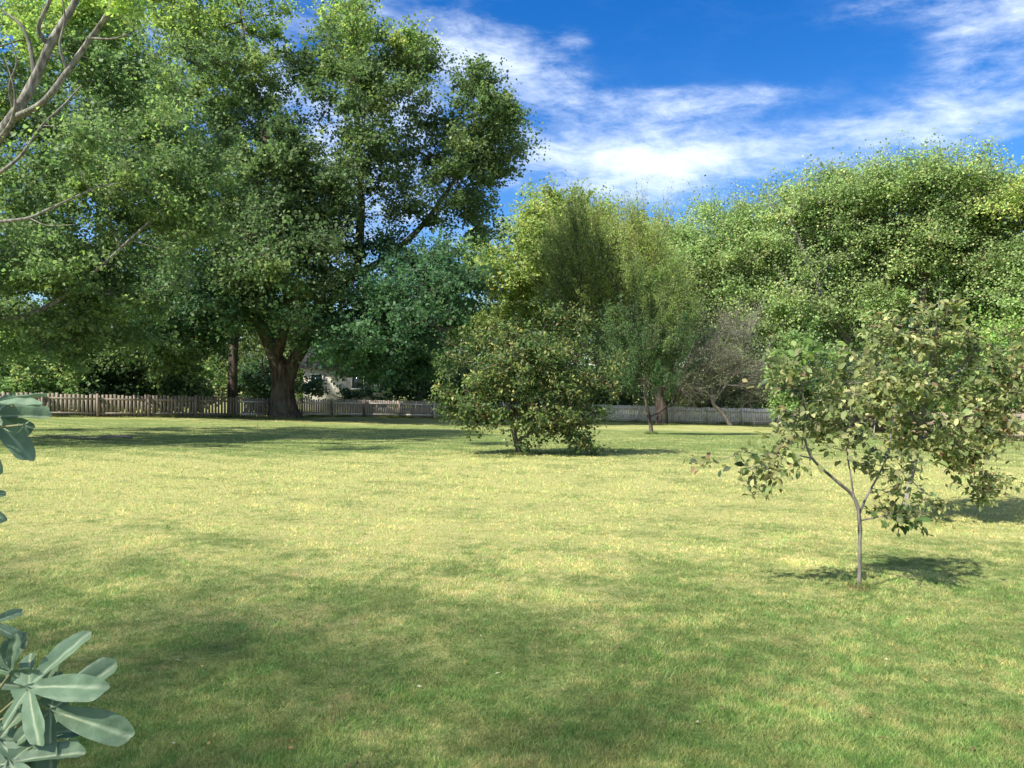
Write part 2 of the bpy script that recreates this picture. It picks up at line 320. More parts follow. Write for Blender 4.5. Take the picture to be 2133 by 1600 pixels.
def grow(root_nodes, root_r, clumps, tip_r, beta=.42):
    """attach every clump centre to the nearest part of the skeleton; returns segments and radii"""
    nodes = [np.asarray(p, float) for p in root_nodes]; par = [-1] * len(nodes); path = [0.0] * len(nodes); cnt = [0] * len(nodes); nroot = len(nodes)
    d0 = np.array([min(np.linalg.norm(c - n) for n in nodes) for c in clumps]); order = np.argsort(d0)
    arr = np.array(nodes); pl = np.zeros(len(nodes)); tips = {}
    for ci in order:
        c = clumps[ci]; cost = np.linalg.norm(arr - c, axis=1) + .22 * pl + .7 * np.maximum(arr[:, 2] - c[2], 0)
        k = int(np.argmin(cost)); a = arr[k]; L = np.linalg.norm(c - a); m = max(1, int(min(4, round(L / .9)))) if L > .3 else 1
        prev = k; jit = L * .07
        for q in range(1, m + 1):
            f = q / m; p = a + (c - a) * f
            if q < m: p = p + R.normal(0, jit, 3) + np.array([0, 0, .10 * L * math.sin(math.pi * f)])
            nodes.append(p); par.append(prev); cnt.append(0); arr = np.vstack([arr, p]); pl = np.append(pl, pl[prev] + L / m); prev = len(nodes) - 1
        tips[ci] = prev; j = prev
        while j != -1: cnt[j] += 1; j = par[j]
    rr = tip_r * np.power(np.maximum(cnt, 1), beta)
    P0, P1, R0, R1 = [], [], [], []
    for i in range(nroot, len(nodes)):
        p = par[i]; P0.append(nodes[p]); P1.append(nodes[i]); R1.append(rr[i]); R0.append(min(rr[p], rr[i] * 1.6) if p >= nroot else rr[i] * 1.35)
    par_dir = np.array([unit(nodes[tips[i]] - nodes[par[tips[i]]]) for i in range(len(clumps))])
    return np.array(P0), np.array(P1), np.array(R0), np.array(R1), par_dir

def tree(name, label, cat, group, stems, lobes, pal, leaf, per, cr, tip_r=.012, bark=None, T=T_FAR, up=.5, streak=0.0, sides=10,
         flare=0, parts=('trunk', 'branches', 'crown'), lean=None, flat=.65, twigs=9, axial=None, scat=.19, cool=1.0, bright=1.0):
    """stems: polylines [(x,y,z,r)..] (first is the trunk); lobes: (centre, (rx,ry,rz), n clumps, palette or None)"""
    bark = bark or M_BARK; base = np.array(stems[0][0][:3]); root = empty(name, base, label, cat, group)
    nodes = []; tb = []
    for i, s in enumerate(stems):
        pts = np.array([q[:3] for q in s]); rad = np.array([q[3] for q in s]); L, r = smooth_line(pts, rad, 5)
        sel = L if i else L[int(len(L) * .35):]
        nodes += list(sel); tb.append((i, tube(pts, rad, sides, .06, 6, flare if i == 0 else 0)))
    v, f = join([x for i, x in tb if i == 0]); child(parts[0], v, f, 4, bark, root, smooth=True)
    C, pals = [], []
    for ctr, rad, n, pl in lobes:
        u = unit(R.normal(0, 1, (n, 3))) * (R.random((n, 1)) ** (1 / 2.4)) * np.exp(R.normal(0, .13, (n, 1))); C.append(np.asarray(ctr) + u * np.asarray(rad)); pals += [pl or pal] * n
    C = np.vstack(C); g = gz(C[:, 0], C[:, 1]); C[:, 2] = np.maximum(C[:, 2], g + cr * .4)
    P0, P1, R0, R1, pd = grow(nodes, None, C, tip_r)
    br = [x for i, x in tb if i > 0] + [segs(P0, P1, R0, R1, 5)]
    N = len(C) * per; ci = np.repeat(np.arange(len(C)), per); crs = cr * R.uniform(.5, 1.5, len(C))
    # twigs inside each clump carry the leaves
    tn = len(C) * twigs; ti = np.repeat(np.arange(len(C)), twigs); out = unit(C - C.mean(0))
    td = unit(R.normal(0, 1, (tn, 3)) * np.array([1, 1, flat]) + pd[ti] * (.5 + 2.2 * streak) + out[ti] * .4 + np.array([0, 0, up]))
    if axial is not None: td = unit(td + unit(C[ti] - np.asarray(axial)) * 2.0)
    te = C[ti] + td * (crs[ti] * R.uniform(.6, 1.6, tn) * (1 + 1.3 * streak))[:, None]
    br.append(segs(C[ti], te, np.full(tn, tip_r * .8), np.full(tn, tip_r * .25), 3))
    v, f = join(br); child(parts[1], v, f, 4, bark, root, smooth=True)
    tw = (np.arange(N) % twigs) + ci * twigs; tpar = R.random(N) ** .7
    c = C[ci] + (te[tw] - C[ci]) * tpar[:, None] + np.clip(R.normal(0, 1, (N, 3)), -1.7, 1.7) * (crs[ci] * scat * (1 - .6 * min(streak, 1)))[:, None] * np.array([1, 1, flat])
    d = unit(td[tw] * .6 + R.normal(0, .75, (N, 3)) + np.array([0, 0, -.25])); n = R.normal(0, .65, (N, 3)) + np.array([0, 0, .9]) + out[ci] * .3
    sz = leaf * R.uniform(.5, 1.4, N); v, f, k = leaf_geo(T, c, d, n, sz)
    col = np.zeros((N, 3)); bias = R.random(len(C)); pals = np.array(pals)
    for pn in set(pals.tolist()):
        cc, pw = palette(pn); msk = (pals[ci] == pn); cum = np.cumsum(pw); pick = np.searchsorted(cum, np.clip(.55 * bias[ci[msk]] + .45 * R.random(msk.sum()), 0, .999)); col[msk] = cc[pick]
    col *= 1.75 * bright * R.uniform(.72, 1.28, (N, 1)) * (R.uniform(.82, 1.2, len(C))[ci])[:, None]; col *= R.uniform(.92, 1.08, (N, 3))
    col = col * (1 - .16 * cool) + col.mean(1, keepdims=True) * (np.array([.16, .17, .22]) * cool); child(parts[2], v, f, 4, M_LEAF, root, np.repeat(col, k, 0)); return root
def LB(px, py, Y, rx, ry, dep, n, pl=None):
    return (P(px, py, Y), (rx / F * Y, dep, ry / F * Y), n, pl)
def ST(*q, base=False):
    o = []
    for i, (px, py, Y, r) in enumerate(q):
        p = P(px, py, Y)
        if base and i == 0: p = on_ground(px, Y) - np.array([0, 0, .06])
        o.append((*p, r))
    return o

# the great maple
tree('maple_tree', 'huge spreading maple with a thick forked trunk standing in front of the picket fence', 'tree', 'large trees on the left of the lawn',
  [ST((592, 868, 44, .74), (590, 820, 44, .64), (587, 775, 44, .60), (568, 735, 44, .38), (550, 690, 44, .36), (520, 640, 43, .30), (470, 560, 42, .24), (430, 430, 42, .18), (380, 300, 43, .12), base=True),
   ST((594, 800, 44, .46), (612, 755, 44, .38), (636, 715, 44, .33), (666, 660, 44, .28), (705, 605, 44, .25), (742, 560, 44, .22), (750, 480, 44, .24), (752, 380, 44, .19), (745, 260, 44, .13), (740, 130, 44, .07)),
   ST((735, 575, 44, .24), (800, 540, 44, .20), (870, 480, 44.5, .16), (930, 400, 45, .11), (985, 300, 45, .07), (985, 180, 45, .03)),
   ST((668, 660, 44, .26), (760, 650, 42, .2), (850, 660, 41, .14), (930, 690, 41, .08)),
   ST((575, 745, 44, .30), (600, 640, 43, .26), (590, 500, 42, .22), (560, 330, 43, .17), (520, 150, 44, .10), (500, 20, 45, .05)),
   ST((520, 640, 43, .22), (430, 600, 41, .18), (340, 560, 40, .12), (260, 550, 40, .07))],
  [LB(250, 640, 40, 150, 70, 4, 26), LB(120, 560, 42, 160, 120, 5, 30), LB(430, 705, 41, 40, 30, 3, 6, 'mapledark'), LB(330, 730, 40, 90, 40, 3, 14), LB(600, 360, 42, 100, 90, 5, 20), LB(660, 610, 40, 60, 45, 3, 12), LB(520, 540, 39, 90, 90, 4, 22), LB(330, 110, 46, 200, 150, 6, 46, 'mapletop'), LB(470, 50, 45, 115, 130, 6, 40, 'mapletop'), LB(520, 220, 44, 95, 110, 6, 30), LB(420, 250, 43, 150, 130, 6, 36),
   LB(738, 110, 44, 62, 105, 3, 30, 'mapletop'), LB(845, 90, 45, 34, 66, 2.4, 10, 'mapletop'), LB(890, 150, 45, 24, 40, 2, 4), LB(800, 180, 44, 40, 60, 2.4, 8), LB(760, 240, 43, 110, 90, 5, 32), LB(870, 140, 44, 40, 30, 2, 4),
   LB(985, 170, 45, 24, 44, 1.4, 8), LB(905, 320, 45, 30, 80, 2, 6), LB(1050, 240, 45, 22, 16, 1.2, 2), LB(1000, 250, 45, 78, 50, 3, 20), LB(1040, 265, 45, 26, 24, 1.5, 3), LB(985, 350, 44.5, 80, 70, 4, 26), LB(1040, 330, 45, 35, 50, 2, 7), LB(990, 455, 44, 42, 55, 3, 10),
   LB(860, 420, 44, 90, 60, 4, 12), LB(640, 180, 46, 40, 60, 3, 6), LB(620, 440, 44, 90, 80, 4, 14), LB(200, 300, 46, 150, 160, 4, 24), LB(800, 330, 43, 80, 70, 4, 14), LB(690, 400, 42, 110, 100, 6, 32), LB(500, 400, 41, 170, 120, 7, 52), LB(300, 380, 42, 180, 150, 7, 46),
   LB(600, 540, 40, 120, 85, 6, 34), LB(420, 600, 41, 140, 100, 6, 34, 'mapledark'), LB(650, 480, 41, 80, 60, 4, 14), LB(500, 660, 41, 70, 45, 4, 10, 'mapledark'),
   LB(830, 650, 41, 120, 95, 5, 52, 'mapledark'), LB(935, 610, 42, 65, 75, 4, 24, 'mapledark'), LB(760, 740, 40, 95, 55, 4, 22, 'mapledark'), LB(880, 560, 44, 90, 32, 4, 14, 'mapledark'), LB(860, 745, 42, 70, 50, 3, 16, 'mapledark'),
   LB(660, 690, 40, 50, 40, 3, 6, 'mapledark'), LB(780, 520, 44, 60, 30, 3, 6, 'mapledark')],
  'maple', .175, 340, 1.2, scat=.17, tip_r=.014, sides=14, flare=.45, twigs=11, cool=.85, bright=1.0)

# tree on the left whose limbs reach in from outside the frame
tree('overhanging_tree', 'pale barked leafy tree reaching in over the lawn from the left edge', 'tree', 'large trees on the left of the lawn',
  [ST((-330, 900, 21, .42), (-330, 750, 21, .36), (-310, 560, 21, .33), (-260, 380, 21, .28), (-200, 180, 21, .22), (-140, 0, 21, .15), base=True),
   ST((-305, 560, 21, .20), (-120, 430, 19, .17), (25, 245, 18, .115), (72, 165, 18, .105), (104, 95, 18, .092), (148, 20, 18, .075), (185, -60, 18, .06)),
   ST((22, 250, 18, .09), (88, 215, 17.6, .07), (136, 155, 17.5, .065), (187, 82, 17.5, .058), (228, 25, 17.5, .06), (262, -30, 17.5, .04)),
   ST((-280, 500, 20, .08), (-130, 455, 18, .055), (0, 360, 17, .038), (45, 322, 17, .036), (88, 262, 17, .03), (130, 222, 17, .024), (170, 178, 17, .012)),
   ST((-300, 540, 20, .08), (-120, 480, 18, .05), (0, 462, 17, .036), (60, 454, 17, .032), (118, 428, 17, .026), (200, 392, 17, .018), (258, 380, 17, .008)),
   ST((-320, 640, 21, .14), (-150, 655, 20, .10), (0, 664, 20.5, .075), (80, 648, 20.5, .07), (170, 590, 21, .05), (270, 500, 21, .035), (350, 425, 21, .015)),
   ST((72, 165, 18, .06), (66, 110, 18, .05), (45, 55, 18, .035), (0, 18, 18, .02)), ST((100, 95, 18, .05), (80, 60, 17.8, .045), (100, 10, 17.6, .04), (120, -40, 17.5, .03)),
   ST((30, 235, 18, .04), (20, 180, 17.6, .03), (35, 130, 17.5, .02), (20, 80, 17.4, .01)), ST((140, 150, 17.5, .035), (125, 95, 17.3, .028), (135, 40, 17.2, .02), (128, -10, 17.2, .01)),
   ST((88, 262, 17, .016), (140, 262, 16.9, .012), (190, 240, 16.8, .006)), ST((185, 80, 17.5, .03), (240, 80, 17.3, .02), (290, 60, 17.2, .01)), ST((60, 454, 17, .016), (100, 470, 16.9, .01), (150, 468, 16.8, .005)),
   ST((-10, 300, 17.5, .05), (25, 250, 17.2, .035), (30, 190, 17, .02), (10, 120, 17, .01))],
  [LB(-280, 150, 23, 200, 200, 3, 20), LB(-280, 420, 23, 190, 160, 3, 16), LB(30, 60, 23, 190, 120, 2.5, 42, 'mapletop'), LB(270, 30, 17.2, 50, 40, .5, 3, 'mapletop'), LB(150, 330, 16.8, 90, 40, .5, 3), LB(60, 250, 23, 180, 110, 2.5, 36), LB(240, 160, 23.5, 120, 90, 2.5, 24),
   LB(330, 300, 22, 130, 90, 2.5, 26), LB(150, 420, 22.5, 180, 90, 2.5, 40), LB(350, 470, 22, 110, 90, 2.5, 22), LB(60, 560, 21, 160, 80, 3, 38), LB(220, 590, 21.5, 120, 70, 2.5, 24),
   LB(20, 690, 21, 130, 60, 2.5, 22), LB(-160, 650, 21, 120, 80, 3, 14), LB(170, 690, 22, 90, 50, 2, 10), LB(430, 380, 22, 70, 60, 2, 10), LB(180, 30, 23, 100, 50, 2, 12, 'mapletop')],
  'maple', .10, 380, .72, tip_r=.006, bark=M_LIMB, sides=12, flare=.4, twigs=11, cool=.8, bright=1.2)

# the tree near the house that shades the front of the lawn
tree('shade_tree', 'tall airy tree beside the viewpoint, casting the soft shade over the near lawn', 'tree', None,
  [[(-13, -7.5, -.1, .4), (-12.9, -7.4, 4, .32), (-12.6, -7.2, 8, .26), (-12, -7, 12.5, .14)], [(-12.8, -7.3, 7, .2), (-9, -6, 11, .12), (-6, -6, 13, .06)], [(-12.8, -7.3, 7, .2), (-16, -4, 11, .12), (-18, -2, 13, .06)]],
  [((-10.4, -6.8, 14), (6.0, 3.8, 1.3), 46, None), ((-16.0, -4.2, 14), (4.6, 4.4, 1.3), 62, None), ((-5.5, -8.2, 14), (5.0, 2.8, 1.1), 22, None)],
  'maple', .085, 300, 1.2, tip_r=.006, bark=M_BARK)

# trees behind the fence, left
tree('slender_tree', 'slender straight-trunked tree behind the fence just left of the big forked maple', 'tree', 'trees behind the fence',
  [ST((485, 862, 46.5, .32), (486, 760, 46.5, .27), (490, 680, 47, .25), (500, 560, 52, .18), (500, 430, 52, .1), base=True)],
  [LB(480, 590, 50, 120, 70, 3, 26, 'mapledark'), LB(380, 520, 55, 150, 120, 4, 36, 'maple'), LB(560, 640, 55, 90, 70, 3, 14, 'fresh'), LB(520, 470, 54, 130, 100, 4, 24, 'maple')],
  'mapledark', .24, 200, 1.2, tip_r=.02)
for (px, top, wd, Yd, pl, lab, n) in [
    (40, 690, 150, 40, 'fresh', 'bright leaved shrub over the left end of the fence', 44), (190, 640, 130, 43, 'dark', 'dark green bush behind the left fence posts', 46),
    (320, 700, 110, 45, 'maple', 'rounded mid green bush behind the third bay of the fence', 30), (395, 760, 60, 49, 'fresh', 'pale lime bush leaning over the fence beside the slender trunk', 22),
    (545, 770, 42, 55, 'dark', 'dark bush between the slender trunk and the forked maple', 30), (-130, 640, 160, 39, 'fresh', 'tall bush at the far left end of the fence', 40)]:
    tree('bush', lab, 'bush', 'bushes behind the left fence', [ST((px, 870, Yd, .10), (px + 5, 800, Yd, .07), (px, 740, Yd, .04), base=True)],
         [LB(px, (top + 850) / 2, Yd, wd, (850 - top) / 2, 2.2, n), LB(px + 10, 832, Yd - 1.0, wd, 24, 1.3, n // 2)], pl, .20, 170, .9, tip_r=.012, parts=('stem', 'branches', 'foliage'))
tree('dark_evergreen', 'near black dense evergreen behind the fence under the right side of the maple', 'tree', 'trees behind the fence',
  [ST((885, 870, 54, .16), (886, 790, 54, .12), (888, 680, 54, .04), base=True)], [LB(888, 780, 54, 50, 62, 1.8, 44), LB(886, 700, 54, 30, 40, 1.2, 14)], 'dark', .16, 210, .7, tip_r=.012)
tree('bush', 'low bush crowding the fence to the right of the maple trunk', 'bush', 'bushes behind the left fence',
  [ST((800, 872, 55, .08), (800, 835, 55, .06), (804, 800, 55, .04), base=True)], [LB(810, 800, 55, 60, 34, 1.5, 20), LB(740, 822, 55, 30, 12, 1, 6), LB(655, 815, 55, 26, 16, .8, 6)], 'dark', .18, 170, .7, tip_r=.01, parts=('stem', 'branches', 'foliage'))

# right-hand tree row
G2 = 'trees behind the fence'
tree('yellowing_tree', 'yellow green tree with orange tints rising in the middle beyond the fence', 'tree', G2,
  [ST((1175, 850, 60, .34), (1170, 760, 60, .28), (1160, 640, 60, .2), (1155, 500, 60, .08), base=True)],
  [LB(1130, 610, 60, 130, 110, 4, 60), LB(1200, 520, 60, 100, 80, 3, 34), LB(1155, 465, 60, 78, 62, 3, 58), LB(1235, 480, 60, 36, 52, 2, 20), LB(1110, 520, 60, 70, 55, 3, 41), LB(1050, 580, 59, 75, 60, 3, 44), LB(1160, 570, 59, 100, 70, 3.5, 61), LB(1060, 690, 60, 85, 70, 3, 41), LB(1010, 540, 61, 36, 40, 2, 12)],
  'yellow', .20, 190, 1.15, cool=.4, tip_r=.018, up=.9)
tree('vase_tree', 'tall vase-shaped tree with upswept feathery branches and a short dark trunk at the fence', 'tree', None,
  [ST((1378, 880, 50, .42), (1377, 850, 50, .36), (1370, 820, 50, .34), (1340, 740, 50, .28), (1290, 620, 50, .16), (1250, 500, 50, .06), base=True),
   ST((1372, 820, 50, .3), (1375, 720, 50, .2), (1370, 600, 50, .12), (1350, 490, 50, .05)), ST((1355, 780, 50, .26), (1290, 700, 50, .18), (1220, 600, 50, .1), (1180, 520, 50, .04)),
   ST((1375, 790, 50, .22), (1410, 700, 50, .12), (1430, 600, 50, .05))],
  [LB(1240, 690, 50.5, 110, 110, 3, 60), LB(1200, 560, 51, 80, 110, 3, 40, 'yellow'), LB(1330, 570, 51, 60, 80, 3, 30, 'yellow'), LB(1320, 650, 51, 90, 120, 3, 50), LB(1215, 590, 50, 45, 95, 2.4, 58), LB(1270, 640, 50, 60, 110, 2.8, 68), LB(1335, 590, 50, 52, 100, 2.6, 75), LB(1390, 660, 50, 45, 90, 2.4, 48), LB(1320, 740, 50, 80, 70, 2.8, 61, 'vasedark'), LB(1260, 520, 50, 30, 60, 1.6, 17), LB(1180, 560, 50, 30, 60, 1.6, 14), LB(1345, 500, 50, 30, 40, 1.4, 12, 'yellow')],
  'vase', .15, 240, 1.1, tip_r=.010, up=1.5, streak=.65, twigs=12, cool=.3, bright=1.05, T=T_NARROW, axial=P(1370, 960, 50))
tree('round_tree', 'small dark round-headed tree on a thin bare trunk in the middle distance', 'tree', None,
  [ST((1357, 903, 31, .085), (1355, 885, 31, .075), (1352, 866, 31, .07), (1345, 830, 31, .06), (1340, 760, 31, .04), base=True), ST((1354, 868, 31, .045), (1375, 858, 31, .035), (1400, 835, 31, .03), (1410, 780, 31, .02)),
   ST((1354, 868, 31, .03), (1340, 862, 31, .025), (1320, 835, 31, .02))],
  [LB(1325, 760, 31, 62, 58, 1.3, 52), LB(1392, 745, 31, 56, 66, 1.3, 48), LB(1345, 808, 31, 72, 20, 1.2, 20), LB(1365, 665, 31, 50, 52, 1.1, 26, 'vasemid'), LB(1425, 680, 31, 30, 56, .8, 15, 'vasemid'), LB(1295, 700, 31, 34, 50, .9, 18), LB(1325, 610, 31, 34, 50, .8, 12, 'vasemid'), LB(1400, 600, 31, 26, 40, .6, 8, 'vasemid')],
  'vasedark', .095, 230, .42, cool=.25, bright=1.1, tip_r=.006, up=1.0, streak=.5, T=T_NARROW, axial=P(1352, 900, 31))
tree('leaning_tree', 'greyish half-bare tree on a leaning thin trunk against the right fence', 'tree', None,
  [ST((1523, 884, 50, .13), (1503, 858, 50, .12), (1485, 838, 50, .11), (1480, 790, 50, .09), (1470, 700, 50, .05), base=True), ST((1485, 838, 50, .09), (1530, 780, 50, .06), (1570, 740, 50, .03)),
   ST((1483, 830, 50, .08), (1430, 760, 50, .05), (1415, 680, 50, .03)), ST((1400, 790, 50, .05), (1470, 720, 50, .04), (1530, 650, 50, .02))],
  [LB(1490, 770, 50, 70, 58, 2, 50), LB(1555, 790, 50, 48, 40, 1.6, 26), LB(1430, 720, 50, 40, 55, 1.4, 24), LB(1520, 700, 50, 40, 36, 1.4, 14), LB(1440, 800, 50, 42, 32, 1.4, 20)],
  'grey', .10, 190, .85, tip_r=.016, bark=M_TWIG, up=1.1, streak=.7, twigs=14, T=T_NARROW)
tree('tall_tree', 'mid green tree with a spiky top rising behind the leaning grey tree', 'tree', G2,
  [ST((1560, 850, 64, .3), (1555, 760, 64, .26), (1540, 640, 64, .2), (1545, 480, 64, .08), base=True)],
  [LB(1480, 620, 64, 130, 130, 4, 70), LB(1400, 640, 65, 70, 120, 3, 34), LB(1545, 475, 64, 60, 50, 3, 34), LB(1470, 525, 64, 70, 50, 3, 41), LB(1400, 530, 65, 60, 55, 3, 37), LB(1570, 560, 63, 90, 75, 3.5, 65), LB(1450, 600, 63, 90, 65, 3.5, 58), LB(1560, 680, 62, 90, 70, 3, 58), LB(1320, 530, 66, 50, 50, 3, 20, 'yellow'), LB(1470, 455, 64, 18, 20, 1.5, 5)],
  'rightside', .17, 250, 1.35, tip_r=.018, up=.55, streak=.1, twigs=12, cool=.55, bright=1.25)
tree('crooked_tree', 'large light green tree with a pale crooked leaning trunk, left of the dark upright trunk', 'tree', G2,
  [ST((1830, 850, 60, .42), (1800, 780, 60, .36), (1765, 710, 59.5, .30), (1715, 620, 59, .24), (1680, 540, 59, .17), (1640, 440, 59, .08), base=True), ST((1765, 710, 59.5, .24), (1790, 600, 60, .18), (1800, 470, 60, .1), (1790, 380, 60, .05)), ST((1715, 620, 59, .16), (1660, 610, 59, .1), (1620, 560, 59, .06))],
  [LB(1720, 600, 61.5, 130, 160, 3, 80), LB(1760, 465, 61, 130, 90, 3, 50), LB(1690, 440, 60, 80, 60, 3, 58), LB(1780, 415, 60, 80, 55, 3, 58), LB(1640, 515, 60, 70, 70, 3, 41), LB(1740, 515, 61, 100, 75, 3, 61), LB(1830, 520, 61, 70, 80, 3, 41), LB(1680, 650, 59, 90, 70, 3, 51), LB(1800, 680, 61, 90, 70, 3, 48), LB(1660, 740, 60, 70, 45, 2.5, 31)],
  'rightside', .17, 250, 1.35, tip_r=.018, up=.55, streak=.1, twigs=12, cool=.55, bright=1.25, bark=M_TWIG)
tree('upright_tree', 'broad light green tree with a dark upright trunk near the right edge', 'tree', G2,
  [ST((1905, 850, 58, .44), (1908, 760, 58, .38), (1915, 660, 58, .34), (1930, 580, 58, .28), (1950, 480, 58, .16), (1950, 380, 58, .1), base=True), ST((1930, 580, 58, .3), (2010, 500, 58, .17), (2070, 450, 58, .14), (2140, 415, 58, .08)), ST((1930, 590, 58, .2), (1890, 500, 58, .14), (1880, 400, 58, .07))],
  [LB(1980, 560, 61.5, 150, 170, 3, 90), LB(1900, 515, 57.5, 90, 60, 2, 30), LB(1990, 560, 57, 80, 50, 2, 20), LB(1850, 640, 58, 60, 50, 2, 14), LB(2030, 495, 57, 70, 50, 2, 18), LB(1970, 445, 60, 130, 80, 3, 44), LB(1880, 400, 57, 80, 45, 3, 41), LB(1960, 400, 57, 80, 48, 3, 48), LB(2060, 440, 57, 80, 55, 3, 44), LB(1950, 495, 57, 100, 60, 3, 44), LB(2060, 540, 61, 90, 70, 3, 48), LB(1980, 640, 60, 100, 70, 3, 48), LB(2080, 660, 60, 70, 70, 3, 34), LB(1960, 760, 60, 110, 60, 3, 51), LB(1860, 600, 60, 45, 60, 2, 17)],
  'rightside', .17, 250, 1.35, tip_r=.018, up=.55, streak=.1, twigs=12, cool=.55, bright=1.25)
tree('edge_tree', 'light green tree cut off by the right edge of the view', 'tree', G2,
  [ST((2190, 870, 52, .4), (2190, 760, 52, .34), (2185, 600, 52, .24), (2190, 430, 52, .1), base=True)],
  [LB(2130, 560, 55, 60, 180, 3, 44), LB(2150, 430, 54, 80, 55, 3, 41, 'yellow'), LB(2260, 465, 54, 110, 90, 3, 51), LB(2150, 540, 54, 60, 60, 3, 24), LB(2200, 640, 53, 110, 80, 3, 51), LB(2140, 730, 52, 70, 60, 2, 34, 'bright'), LB(2200, 800, 52, 90, 50, 2, 34)],
  'rightside', .17, 250, 1.35, tip_r=.018, up=.55, streak=.1, twigs=12, cool=.55, bright=1.25)

for (px, top, wd, Yd, pl, lab, n) in [
    (960, 780, 75, 59, 'dark', 'dark undergrowth bush behind the fence right of the evergreen', 34), (1090, 760, 90, 60, 'fresh', 'green bush behind the fence hidden by the fruit tree', 40),
    (1240, 770, 85, 58, 'vasedark', 'dark green bush behind the fence between the fruit tree and the vase-shaped tree', 40), (1400, 750, 90, 60, 'rightside', 'pale green bush directly behind the fence beyond the vase-shaped tree', 40),
    (1520, 750, 90, 58, 'grey', 'brownish bush behind the fence beyond the leaning tree', 40), (1640, 730, 90, 58, 'vasedark', 'dark bush behind the fence corner', 46),
    (1790, 760, 100, 58, 'rightside', 'light bush at the foot of the crooked tree', 44), (1960, 760, 110, 56, 'fresh', 'wide bush at the foot of the upright tree', 50)]:
    tree('undergrowth_bush', lab, 'bush', 'bushes behind the right fence', [ST((px, 880, Yd, .10), (px + 5, 820, Yd, .07), (px, 780, Yd, .04), base=True)],
         [LB(px, (top + 850) / 2, Yd, wd, (850 - top) / 2, 2.2, n), LB(px, 835, Yd - .5, wd, 22, 1.2, n // 2)], pl, .20, 170, .9, tip_r=.012, parts=('stem', 'branches', 'foliage'))

# shrubs along the right side
for (px, top, bot, wd, Yd, pl, lab, n, lf, cr) in [
    (1668, 700, 875, 64, 44, 'bright', 'bright green shrub hiding the corner of the fence', 84, .14, .6), (1745, 745, 880, 60, 42, 'dark', 'deep dark shrub behind the thin young tree', 50, .14, .6),
    (1850, 740, 880, 80, 46, 'rightside', 'light green shrub behind the fuller young tree', 46, .16, .7), (1990, 740, 890, 90, 40, 'fresh', 'green shrub filling the side fence behind the fuller young tree', 50, .15, .6),
    (2120, 740, 905, 70, 30, 'bright', 'lime green shrub against the side fence at the right edge', 56, .12, .5)]:
    tree('shrub', lab, 'shrub', 'shrubs along the right fence', [ST((px, 880, Yd, .07), (px + 4, 830, Yd, .05), (px, 790, Yd, .03), base=True)],
         [LB(px, (top + bot) / 2, Yd, wd, (bot - top) / 2, wd / F * Yd, n)], pl, lf, 170, cr, tip_r=.01, parts=('stem', 'branches', 'foliage'))

# fruit tree in the middle of the lawn
tree('fruit_tree', 'bushy low-branched fruit tree with foliage almost touching the grass, mid lawn', 'tree', 'small trees on the lawn',
  [ST((1082, 950, 18.4, .075), (1078, 930, 18.4, .065), (1072, 905, 18.4, .06), (1068, 860, 18.4, .055), (1075, 790, 18.4, .04), (1090, 700, 18.4, .015), base=True),
   ST((1072, 900, 18.4, .05), (1110, 850, 18.3, .04), (1180, 780, 18.3, .028), (1215, 720, 18.3, .012)), ST((1070, 880, 18.4, .04), (1020, 820, 18.4, .028), (975, 740, 18.4, .012), (915, 705, 18.4, .006)),
   ST((1076, 920, 18.4, .04), (1130, 890, 18.2, .03), (1190, 880, 18.2, .02), (1215, 930, 18.2, .008))],
  [LB(1095, 780, 18.4, 125, 66, 1.1, 95), LB(985, 730, 18.4, 14, 14, .2, 3), LB(1150, 665, 18.4, 22, 12, .2, 4), LB(1270, 815, 18.4, 12, 16, .2, 3), LB(925, 815, 18.4, 12, 20, .2, 3), LB(1000, 840, 18.4, 62, 48, .8, 40), LB(1110, 872, 18.3, 115, 28, .9, 30), LB(1160, 900, 18.3, 40, 16, .4, 6), LB(1185, 810, 18.4, 62, 50, .8, 44), LB(1130, 860, 18.3, 90, 34, .9, 38), LB(1205, 925, 18.2, 30, 16, .4, 8), LB(1090, 715, 18.4, 60, 34, .6, 18),
   LB(1200, 690, 18.4, 34, 34, .4, 13), LB(950, 770, 18.4, 26, 36, .4, 9), LB(1110, 905, 18.3, 28, 10, .3, 3), LB(1015, 705, 18.4, 26, 18, .3, 5), LB(950, 850, 18.4, 26, 28, .3, 8), LB(1260, 775, 18.4, 18, 28, .3, 6), LB(1232, 942, 18.2, 16, 5, .2, 2), LB(985, 885, 18.3, 14, 12, .3, 3),
   LB(1150, 760, 18.0, 60, 60, .5, 22), LB(1040, 780, 18.0, 60, 50, .5, 18), LB(1190, 895, 18.2, 28, 14, .3, 5), LB(1080, 925, 18.3, 12, 8, .2, 2), LB(1235, 860, 18.4, 20, 20, .3, 5)],
  'fruit', .080, 66, .26, cool=.3, bright=.85, twigs=6, scat=.24, tip_r=.0045, T=T_NEAR, sides=8, up=.3)

